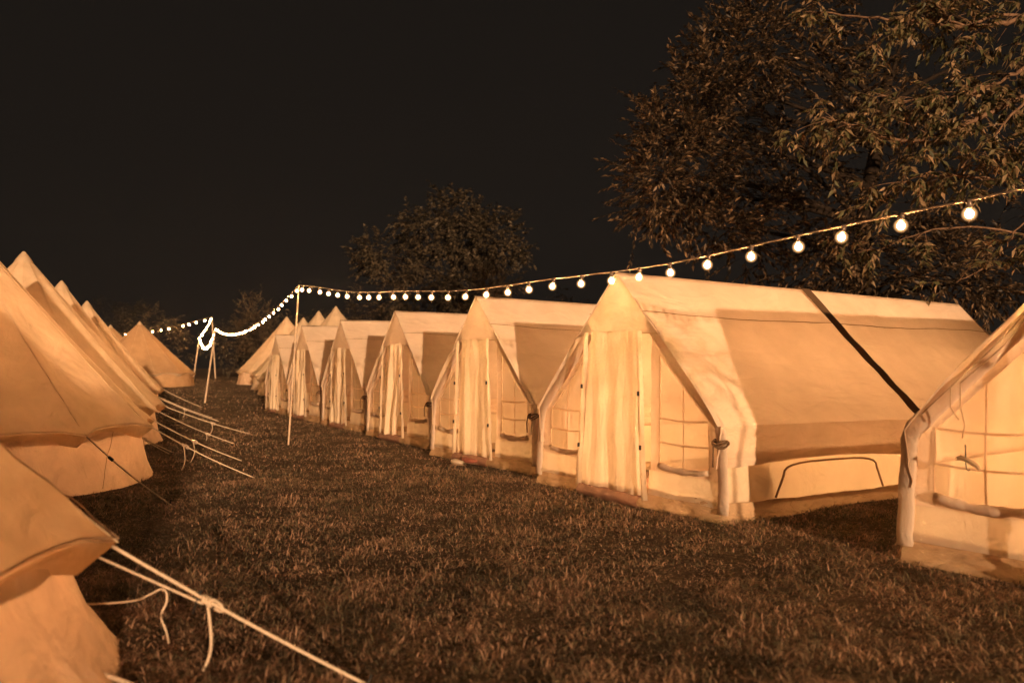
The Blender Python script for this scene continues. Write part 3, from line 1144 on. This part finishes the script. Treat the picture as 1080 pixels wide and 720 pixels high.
string('long string of warm bulbs running over the ridge tents to the right edge', main_fn, 14.0, 0.37, seed=2)
string('sagging string of bulbs between the tall near pole and the far poles', para((-3.50, 13.2, 2.63), (-10.2, 27.7, 2.62), 0.5, 0.42), 16.0, 0.52, socket=True, seed=3, scale=0.85)
string('short bright loop of bulbs hanging between the far poles', para((-10.2, 27.7, 2.62), (-17.3, 44.6, 2.95), 0.5, 0.62), 18.3, 0.95, scale=1.25, socket=False, rad=0.008, seed=5)
string('steep string of bulbs up to the tallest far pole', para((-17.3, 44.6, 2.95), (-18.5, 49.6, 4.35), 0.5, 0.06), 5.3, 0.60, scale=1.25, socket=False, rad=0.008, seed=6)
string('row of small bulbs leaving the far poles toward the left', para((-18.5, 49.6, 4.35), (-31.0, 55.0, 3.6), 0.5, 0.50), 13.7, 0.62, scale=1.6, socket=False, rad=0.008, seed=7, start=0.6)

# ------------------------------------------------------------------ trees and shrubs
def leaf_mesh(name, P, D, Nn, Ln, mat, parent, width=0.30):
    """P bases, D unit directions, Nn unit normals, Ln lengths: pointed folded leaves of four corners"""
    Sd = np.cross(D, Nn)
    Sd /= np.linalg.norm(Sd, axis=1, keepdims=True) + 1e-9
    L = Ln[:, None]
    n = len(P)
    V = np.zeros((n, 6, 3))
    V[:, 0] = P
    V[:, 1] = P + D * L * 0.42 + Sd * L * width * 0.5 + Nn * L * 0.05
    V[:, 2] = P + D * L + Nn * L * -0.14
    V[:, 3] = P + D * L * 0.42 - Sd * L * width * 0.5 + Nn * L * 0.05
    V[:, 4] = P + D * L * 0.45 - Nn * L * 0.02
    b = np.arange(n) * 6
    F = np.concatenate([np.stack([b, b + 4, b + 2, b + 1], 1), np.stack([b, b + 3, b + 2, b + 4], 1)])
    keep = np.ones(n * 6, bool)
    V = V.reshape(-1, 3)
    # drop the unused sixth corner
    idx = np.cumsum(np.tile([1, 1, 1, 1, 1, 0], n)) - 1
    V = V[np.tile([True, True, True, True, True, False], n)]
    F = idx[F]
    return np_mesh(name, V, F, mat, parent)


def bez(a, b, c, n):
    return [a * (1 - t) ** 2 + b * 2 * t * (1 - t) + c * t * t for t in [i / n for i in range(n + 1)]]


def sprays(rg, centers, outs, twigs, per, size, leaf, droop, mbw, tw_r=0.004, feather=0.0):
    """leafy twigs round each centre; returns leaf arrays and draws the twigs into mbw"""
    P, D, Nn, Ln = [], [], [], []
    for c, o in zip(centers, outs):
        for _ in range(twigs):
            d = rg.normal(size=3) * (0.8 - 0.35 * feather) + o * (0.9 + 0.4 * feather)
            d[2] += 0.45 * feather
            d[2] -= droop * 0.3
            d /= np.linalg.norm(d) + 1e-9
            ln = size * rg.uniform(0.55, 1.15)
            st = c + rg.normal(size=3) * size * 0.22
            up = np.array([0, 0, 1.0])
            side = np.cross(d, up)
            side /= np.linalg.norm(side) + 1e-9
            mid = st + d * ln * 0.5
            end = st + d * ln + np.array([0, 0, -droop * ln * 0.35])
            if mbw is not None:
                mbw.tube(bez(Vector(st), Vector(mid), Vector(end), 4), [tw_r, tw_r * .9, tw_r * .8, tw_r * .6, tw_r * .35], 4, False)
            for k in range(per):
                t = 0.12 + 0.88 * (k + rg.uniform(-0.3, 0.3)) / per
                t = min(1, max(0, t))
                q = st * (1 - t) ** 2 + mid * 2 * t * (1 - t) + end * t * t
                sg = 1 if k % 2 else -1
                ld = side * sg * rg.uniform(0.5, 0.9) * (1 - 0.25 * feather) + d * (rg.uniform(0.3, 0.9) + 0.35 * feather) + np.array([0, 0, -droop * rg.uniform(0.3, 1.1)]) + rg.normal(size=3) * 0.18
                ld /= np.linalg.norm(ld) + 1e-9
                nn = up + rg.normal(size=3) * 0.45
                nn -= ld * nn.dot(ld)
                nn /= np.linalg.norm(nn) + 1e-9
                P.append(q); D.append(ld); Nn.append(nn); Ln.append(leaf * rg.uniform(0.6, 1.2))
    return np.array(P), np.array(D), np.array(Nn), np.array(Ln)


def tree(name, label, cat, base, trunk_top, trunk_r, lobes, leaf, mat, seed, twigs=9, per=12, size=0.6, droop=0.6, group=None, width=0.32, limb_r=0.4, twig_wood=True, tw_r=0.004, bough=0.16, bark='bark', feather=0.0):
    """lobes: (centre, radii, number of leaf clusters); a bent limb runs from the trunk to each lobe, boughs from it to the clusters"""
    rg = np.random.default_rng(seed)
    bx, by = base
    bz = gz(bx, by)
    root = thing(name, label, cat, (bx, by, bz), 0, group)
    B = np.array([bx, by, bz])
    top = np.array(trunk_top) - B
    wood = MB()
    tp = []
    for i in range(10):
        t = i / 9
        w = 0.05 * top[2]
        tp.append(Vector(top * t) + Vector((w * math.sin(t * 5 + seed) * t, w * math.cos(t * 4 + seed) * t * 0.7, 0)))
    wood.tube(tp, [trunk_r * (1.35 if i == 0 else 1.0 - 0.65 * i / 9) for i in range(10)], 10)
    C, O = [], []
    for (c, r, n) in lobes:
        c = np.array(c) - B
        r = np.array(r)
        # the limb leaves the trunk below the lobe
        ti = int(min(8, max(3, 9 * (c[2] - r[2] * 0.8) / max(0.1, top[2]))))
        st = tp[ti]
        cv = Vector(c)
        midp = st.lerp(cv, 0.5) + Vector((0, 0, 0.12 * (cv - st).length))
        limb = bez(st, midp, cv, 10)
        lr = trunk_r * limb_r
        wood.tube(limb, [lr * (1 - 0.72 * i / 10) for i in range(11)], 7)
        for _ in range(n):
            v = rg.normal(size=3)
            v /= np.linalg.norm(v)
            rad = rg.uniform(0.25, 1.0) ** 0.5
            p = c + v * r * rad * (1 + 0.22 * noise.noise(Vector((v[0] * 2.3 + seed, v[1] * 2.3, v[2] * 2.3))))
            o = v * 1.0
            C.append(p)
            O.append(o)
            a = limb[int(rg.integers(4, 11))]
            pv = Vector(p)
            m_ = a.lerp(pv, 0.5) + Vector(rg.normal(size=3) * 0.12 * (pv - a).length)
            r0 = lr * bough
            wood.tube(bez(a, m_, pv, 6), [max(0.004, r0 * (1 - 0.8 * i / 6)) for i in range(7)], 5, False)
    arr = sprays(rg, C, O, twigs, per, size, leaf, droop, wood if twig_wood else None, tw_r, feather)
    wood.build('trunk', M[bark], root)
    leaf_mesh('crown', *arr, M[mat], root, width)
    return root


def px(x, y, Y):
    """point seen at photo position x, y at distance Y"""
    return ((x - 540) / FPX * Y, Y, CAM_Z + (386 - y) / FPX * Y)


# big tree behind the near ridge tents
lob = []
for (x, y, Y, rx, rz_, n) in [
        (703, 150, 14.5, 0.35, 0.5, 16), (726, 118, 14.8, 0.45, 0.4, 15), (758, 88, 15.0, 0.5, 0.5, 15), (690, 185, 14.3, 0.30, 0.2, 8), (700, 210, 14.4, 0.5, 0.3, 14),
        (730, 185, 14.6, 0.7, 0.7, 30), (790, 50, 15.4, 0.9, 0.7, 26), (775, 130, 15.4, 0.8, 0.8, 20),
        (835, 25, 15.6, 0.9, 0.8, 18), (760, 240, 14.4, 0.6, 0.4, 16), (815, 245, 14.8, 0.9, 0.6, 15),
        (840, 170, 14.9, 0.9, 0.8, 18), (885, 95, 15.0, 1.1, 0.9, 20), (900, 230, 14.6, 1.0, 0.7, 17),
        (880, 285, 14.0, 0.9, 0.35, 14), (960, 280, 14.0, 1.0, 0.5, 18), (960, 180, 15.0, 1.1, 1.0, 17),
        (1040, 60, 16.4, 1.3, 1.3, 14), (1050, 260, 14.6, 1.1, 0.8, 20), (1020, 300, 13.6, 0.9, 0.4, 14), (960, 30, 16.6, 1.3, 1.0, 12)]:
    lob.append((px(x, y, Y), (rx, rx * 1.0, rz_), n))
tree('broadleaf_tree', 'big dark broadleaf tree with bronze leaf tips spreading behind the near ridge tents', 'tree',
     (6.6, 15.2), (7.2, 15.8, 7.2), 0.26, lob, 0.130, 'leaf_bronze', 3, twigs=6, per=17, size=0.74, droop=0.35, bark='bark_dark', width=0.36, tw_r=0.0035, bough=0.10, limb_r=0.24, feather=1.0)


def reaching_tree(name, label, base, boughs, leaf, mat, seed):
    """a trunk outside the picture whose bent boughs, given as (points, radius, sprays), reach over the tents"""
    rg = np.random.default_rng(seed)
    bx, by = base
    bz = gz(bx, by)
    B = Vector((bx, by, bz))
    root = thing(name, label, 'tree', tuple(B))
    wood = MB()
    tp = [Vector((0.12 * math.sin(i * 0.9), 0.1 * math.cos(i * 1.1), 0.75 * i)) for i in range(11)]
    wood.tube(tp, [0.24 * (1.3 if i == 0 else 1 - 0.06 * i) for i in range(11)], 12)
    C, O = [], []
    for pts, r, n in boughs:
        P = [Vector(p) - B for p in pts]
        st = min(tp, key=lambda q: abs(q.z - (P[0].z - 0.6)))
        P = [st] + P
        # smooth the hand placed points
        fine = []
        for i in range(len(P) - 1):
            p0, p1, p2, p3 = P[max(0, i - 1)], P[i], P[i + 1], P[min(len(P) - 1, i + 2)]
            for q in range(6):
                t = q / 6
                fine.append(0.5 * ((2 * p1) + (p2 - p0) * t + (2 * p0 - 5 * p1 + 4 * p2 - p3) * t * t + (3 * p1 - p0 - 3 * p2 + p3) * t ** 3)
                            + Vector(rg.normal(size=3)) * 0.012)
        fine.append(P[-1])
        m = len(fine)
        wood.tube(fine, [max(0.006, r * (1 - 0.85 * i / m)) for i in range(m)], 8)
        for k in range(n):
            i = int(rg.uniform(0.22, 1.0) ** 0.8 * (m - 1)) if k else m - 1
            a = fine[i]
            fw = (fine[min(m - 1, i + 1)] - fine[max(0, i - 1)]).normalized()
            o = fw * rg.uniform(0.2, 1.0) + Vector(rg.normal(size=3)) * 0.7
            o.z *= 0.6
            o.normalize()
            ln = rg.uniform(0.12, 0.50)
            e = a + o * ln + Vector((0, 0, -0.10 * ln))
            if k:
                wood.tube(bez(a, a.lerp(e, 0.5) + Vector((0, 0, 0.10 * ln)), e, 6), [0.007, .0065, .006, .005, .0045, .004, .0035], 5, False)
            C.append(np.array(e))
            O.append(np.array(o))
    arr = sprays(rg, C, O, 3, 11, 0.34, leaf, 0.85, wood, 0.0028)
    wood.build('trunk', M['bark'], root)
    leaf_mesh('crown', *arr, M[mat], root, 0.33)


reaching_tree('overhanging_tree', 'nearer tree whose leafy boughs reach in from the right edge above the bulbs', (10.4, 11.6), [
    ([px(1180, 40, 11.0), px(1100, 92, 10.9), px(1040, 120, 10.9), px(1000, 140, 11.0), px(950, 146, 11.2), px(905, 130, 11.4), px(868, 122, 11.6)], 0.055, 40),
    ([px(1150, 60, 10.8), px(1085, 70, 10.8), px(1050, 88, 10.9), px(1005, 100, 11.1), px(960, 104, 11.3), px(925, 95, 11.5)], 0.040, 30),
    ([px(1150, 40, 10.7), px(1080, 108, 10.5), px(1040, 162, 10.5)], 0.040, 6),
    ([px(1160, 0, 11.2), px(1080, 17, 11.1), px(1025, 25, 11.2), px(985, 20, 11.4), px(920, 14, 11.6), px(850, 8, 11.9)], 0.050, 28),
    ([px(1100, 15, 11.2), px(1025, 22, 11.1), px(1000, 8, 11.2), px(975, -12, 11.4)], 0.030, 8),
    ([px(1160, 170, 10.8), px(1085, 188, 10.7), px(1035, 186, 10.7), px(985, 184, 10.8), px(955, 190, 10.9)], 0.030, 20),
    ([px(1140, 130, 10.6), px(1090, 150, 10.5), px(1060, 165, 10.4), px(1020, 175, 10.5)], 0.025, 12),
    ([px(1140, 200, 10.5), px(1078, 240, 10.4), px(1055, 270, 10.4), px(1010, 298, 10.5)], 0.016, 7),
    ([px(1100, 250, 11.6), px(1000, 240, 11.8), px(940, 258, 12.0), px(905, 265, 12.2)], 0.022, 8),
], 0.150, 'leaf_near', 8)

# dim trees and shrubs at the back
lob = [((X, Y, Z), (a, a, b), n) for (X, Y, Z, a, b, n) in [
    (-3.4, 42, 8.6, 2.3, 1.6, 44), (-6.2, 42, 7.0, 1.7, 1.2, 26), (-1.2, 42, 7.9, 1.8, 1.5, 34), (-4.6, 42, 5.0, 2.2, 1.2, 26), (-1.6, 41, 5.2, 2.0, 1.2, 26)]]
tree('spreading_tree', 'dim spreading tree standing alone against the night sky behind the middle tents', 'tree',
     (-2.8, 42.5), (-2.9, 42.5, 7.0), 0.35, lob, 0.21, 'leaf_far', 12, twigs=12, per=16, size=0.9, droop=0.2, twig_wood=False, bough=0.1, bark='bark_dark', width=0.5)


def shrub(label, X, Y, h, w, mat, seed, n=26, leaf=0.16, size=0.5, name='shrub', dr=0.2):
    z0 = gz(X, Y)
    tree(name, label, 'shrub', (X, Y), (X + 0.1, Y, z0 + h * 0.75), 0.06 * max(0.6, h / 4),
         [((X, Y, z0 + h * 0.62), (w, w, h * 0.36), n), ((X + w * 0.3, Y, z0 + h * 0.30), (w * 1.1, w, h * 0.25), n // 2)],
         leaf, mat, seed, twigs=7, per=9, size=size, droop=dr, tw_r=0.004, bark='bark_dark', group='shrubs behind the tents')


shrub('upright wispy shrub glowing above the second ridge tent roof', -0.85, 27.5, 4.8, 0.75, 'leaf_shrub', 21, 30, 0.14, 0.7, dr=-0.9)
shrub('small bushy tree top between two ridge tent roofs', 1.65, 22.5, 3.55, 0.7, 'leaf_shrub', 22, 26, 0.12, 0.4)
shrub('thin shrub rising behind the bulbs right of the near light pole', -5.9, 31.0, 4.2, 0.8, 'leaf_far', 23, 24, 0.16, 0.6)
shrub('tall thin bush behind the sagging bulbs', -14.8, 46.5, 5.0, 1.1, 'leaf_shrub', 24, 34, 0.2, 0.8, dr=-0.7)
shrub('round bush behind the distant bell tent', -22.3, 50.5, 4.6, 1.5, 'leaf_shrub', 25, 34, 0.2, 0.7)
shrub('dark wide bush behind the far light poles', -17.5, 54.0, 3.6, 3.0, 'leaf_far', 26, 60, 0.24, 0.9)
shrub('dark bush left of the far end of the right row', -13.2, 50.0, 4.2, 2.4, 'leaf_far', 27, 54, 0.24, 0.9)
shrub('low dark thicket at the far left end of the meadow', -26.5, 54.0, 5.0, 2.6, 'leaf_dark', 28, 54, 0.24, 0.9)
shrub('dark bush behind the last ridge tents', -8.5, 48.0, 4.6, 3.0, 'leaf_dark', 29, 60, 0.24, 0.9)

# unseen young tree added to the right of the camera, whose leaves break up the light on the near tent's roof
tree('sapling', 'slender young tree standing in front of the near right tent, outside the picture', 'tree', (3.75, 1.6), (3.72, 1.6, 2.3), 0.025,
     [((3.60, 1.75, 2.15), (0.30, 0.30, 0.35), 7), ((3.55, 1.7, 1.98), (0.24, 0.3, 0.18), 4), ((3.45, 1.9, 2.45), (0.3, 0.3, 0.2), 4)],
     0.12, 'leaf_near', 41, twigs=3, per=8, size=0.34, droop=0.5)

# unseen leafy screen added behind the camera: shades the lower half of the bell tents
def shade_hedge():
    rg = np.random.default_rng(77)
    C, O = [], []
    for _ in range(460):
        x = rg.uniform(-3.0, 1.7)
        top = 2.72 + 0.35 * noise.noise(Vector((x * 0.9, 3.1, 0))) + 0.35 * noise.noise(Vector((x * 3.0, 1, 0)))
        C.append(np.array([x, -7.0 + rg.uniform(-0.45, 0.45), rg.uniform(0.1, top)]))
        O.append(np.array([0, 0, 0.5]))
    root = thing('hedge', 'tall leafy hedge behind the camera', 'hedge', (0, 0, 0))
    wood = MB()
    for i in range(10):
        x = -2.9 + i * 0.48
        wood.tube([(x, -7.0, -0.05), (x + 0.1, -6.95, 1.4), (x, -7.0, 2.9)], [0.05, 0.035, 0.015], 6)
    wood.build('stem', M['bark'], root)
    arr = sprays(rg, C, O, 6, 9, 0.42, 0.17, 0.3, None)
    leaf_mesh('foliage', *arr, M['leaf_dark'], root, 0.5)


shade_hedge()

# ------------------------------------------------------------------ small things in and by the tents
def pack(label, root_tent, lx, ly, sc=1.0, rz=0.0):
    a = root_tent.rotation_euler[2]
    w = Matrix.Rotation(a, 3, 'Z') @ Vector((lx, ly, 0))
    X, Y = root_tent.location.x + w.x, root_tent.location.y + w.y
    o = thing('backpack', label, 'backpack', (X, Y, root_tent.location.z + 0.05), a + rz)
    mb = MB()
    mb.grid(lambda u, v: (sc * (0.19 * math.sin(PI * min(1, v * 0.93 + 0.05)) ** 0.55 * math.cos(2 * PI * u)),
                          sc * (0.26 * math.sin(PI * min(1, v * 0.93 + 0.05)) ** 0.55 * math.sin(2 * PI * u) * (1 - 0.25 * v)),
                          sc * (0.50 * v + 0.02 * math.sin(u * 13) * v)), 20, 14, True)
    mb.build('bag', M['pack'], o)
    mb = MB()
    mb.tube([(0.19 * sc, 0.08 * sc, 0.42 * sc), (0.24 * sc, 0.09 * sc, 0.28 * sc), (0.2 * sc, 0.09 * sc, 0.1 * sc)], 0.018, 6)
    mb.build('strap', M['band'], o)
    return o


pack('rounded backpack showing as a shadow through the wall of the brown banded tent', T1, 1.06, 0.55, 0.95)
pack('backpack showing as a soft shadow in the brightly lit tent at the right edge', T0, -0.55, 0.75, 1.0, 0.6)


def shoe(label, tent, lx, ly, rz, mat):
    a = tent.rotation_euler[2]
    w = Matrix.Rotation(a, 3, 'Z') @ Vector((lx, ly, 0))
    X, Y = tent.location.x + w.x, tent.location.y + w.y
    o = thing('shoe', label, 'shoe', (X, Y, gz(X, Y) + 0.025), a + rz, 'shoes left at a tent door')
    mb = MB()
    mb.grid(lambda u, v: (0.14 * (2 * v - 1), (0.048 - 0.012 * (1 - v)) * math.sin(PI * min(max(v, 0.03), 0.97)) ** 0.35 * math.cos(2 * PI * u) ,
                          0.035 + (0.03 + 0.030 * max(0, 0.6 - v)) * math.sin(PI * min(max(v, 0.03), 0.97)) ** 0.35 * math.sin(2 * PI * u)), 14, 12, True)
    mb.build('upper', M[mat], o)
    mb = MB()
    mb.grid(lambda u, v: (0.145 * (2 * v - 1), (u * 2 - 1) * 0.046 * math.sin(PI * min(max(v, 0.02), 0.98)) ** 0.4, 0.004), 6, 12)
    mb.build('sole', M['pale'], o)


shoe('red brown shoe standing by the door of the second ridge tent', T2, 0.12, -0.20, 0.3, 'leather')
shoe('second red brown shoe leaning toward the door edge of the second ridge tent', T2, 0.0, -0.17, 0.15, 'leather')
shoe('pale slipper lying on the grass in front of the second ridge tent', T2, 0.18, -0.42, 0.1, 'pale')

# cords and a hanging peg bundle on the near right tent
mb = MB()
for (z0, x0, z1, x1) in ((2.05, -0.22, 0.95, -1.22), (1.75, -0.46, 1.15, -0.98)):
    mb.tube([(x0 + (x1 - x0) * q / 10, -0.10 - 0.015 * math.sin(q), z0 + (z1 - z0) * q / 10 - 0.06 * math.sin(PI * q / 10)) for q in range(11)], 0.004, 5)
mb.tube([(-0.98, -0.10, 1.15), (-0.97, -0.12, 1.0), (-0.95, -0.11, 0.9), (-0.96, -0.12, 0.82)], 0.004, 5)
mb.tube([(-0.90, -0.12, 1.25), (-1.02, -0.14, 1.12), (-1.03, -0.12, 1.0), (-0.98, -0.12, 0.93)], 0.004, 5)
mb.build('loose_cord', M['trim'], T0)
w = Matrix.Rotation(_a0, 3, 'Z') @ Vector((-0.93, -0.13, 0))
o = thing('peg_bundle', 'small bundle hanging from a cord on the brightly lit right tent', 'peg bundle', (T0.location.x + w.x, T0.location.y + w.y, 0.70), _a0)
mb = MB()
mb.tube([(-0.06, 0, 0.025), (-0.035, 0.01, 0.035), (0.01, 0, 0.025), (0.06, 0.01, -0.005), (0.075, 0.01, -0.03)], [0.008, 0.015, 0.014, 0.014, 0.008], 8)
mb.build('bundle', M['trim'], o)
mb = MB()
mb.tube([(0.0, 0, 0.12), (0.0, 0, 0.0), (0.005, 0, -0.03), (0.015, 0, -0.04), (0.025, 0, -0.03)], 0.0035, 6)
mb.build('hook', M['black'], o)

# ------------------------------------------------------------------ damp night air
def haze(density):
    mb = MB()
    mb.box((-6, 38, 7.0), (120, 110, 20.0))
    m, nt, N, L = new_mat('haze')
    out = N.new('ShaderNodeOutputMaterial')
    v = N.new('ShaderNodeVolumePrincipled')
    v.inputs['Color'].default_value = (0.9, 0.9, 0.9, 1)
    v.inputs['Density'].default_value = density
    v.inputs['Anisotropy'].default_value = 0.6
    L.new(v.outputs[0], out.inputs['Volume'])
    o = mb.build('haze', m, None, False)
    o['kind'] = 'stuff'


haze(0.0005)
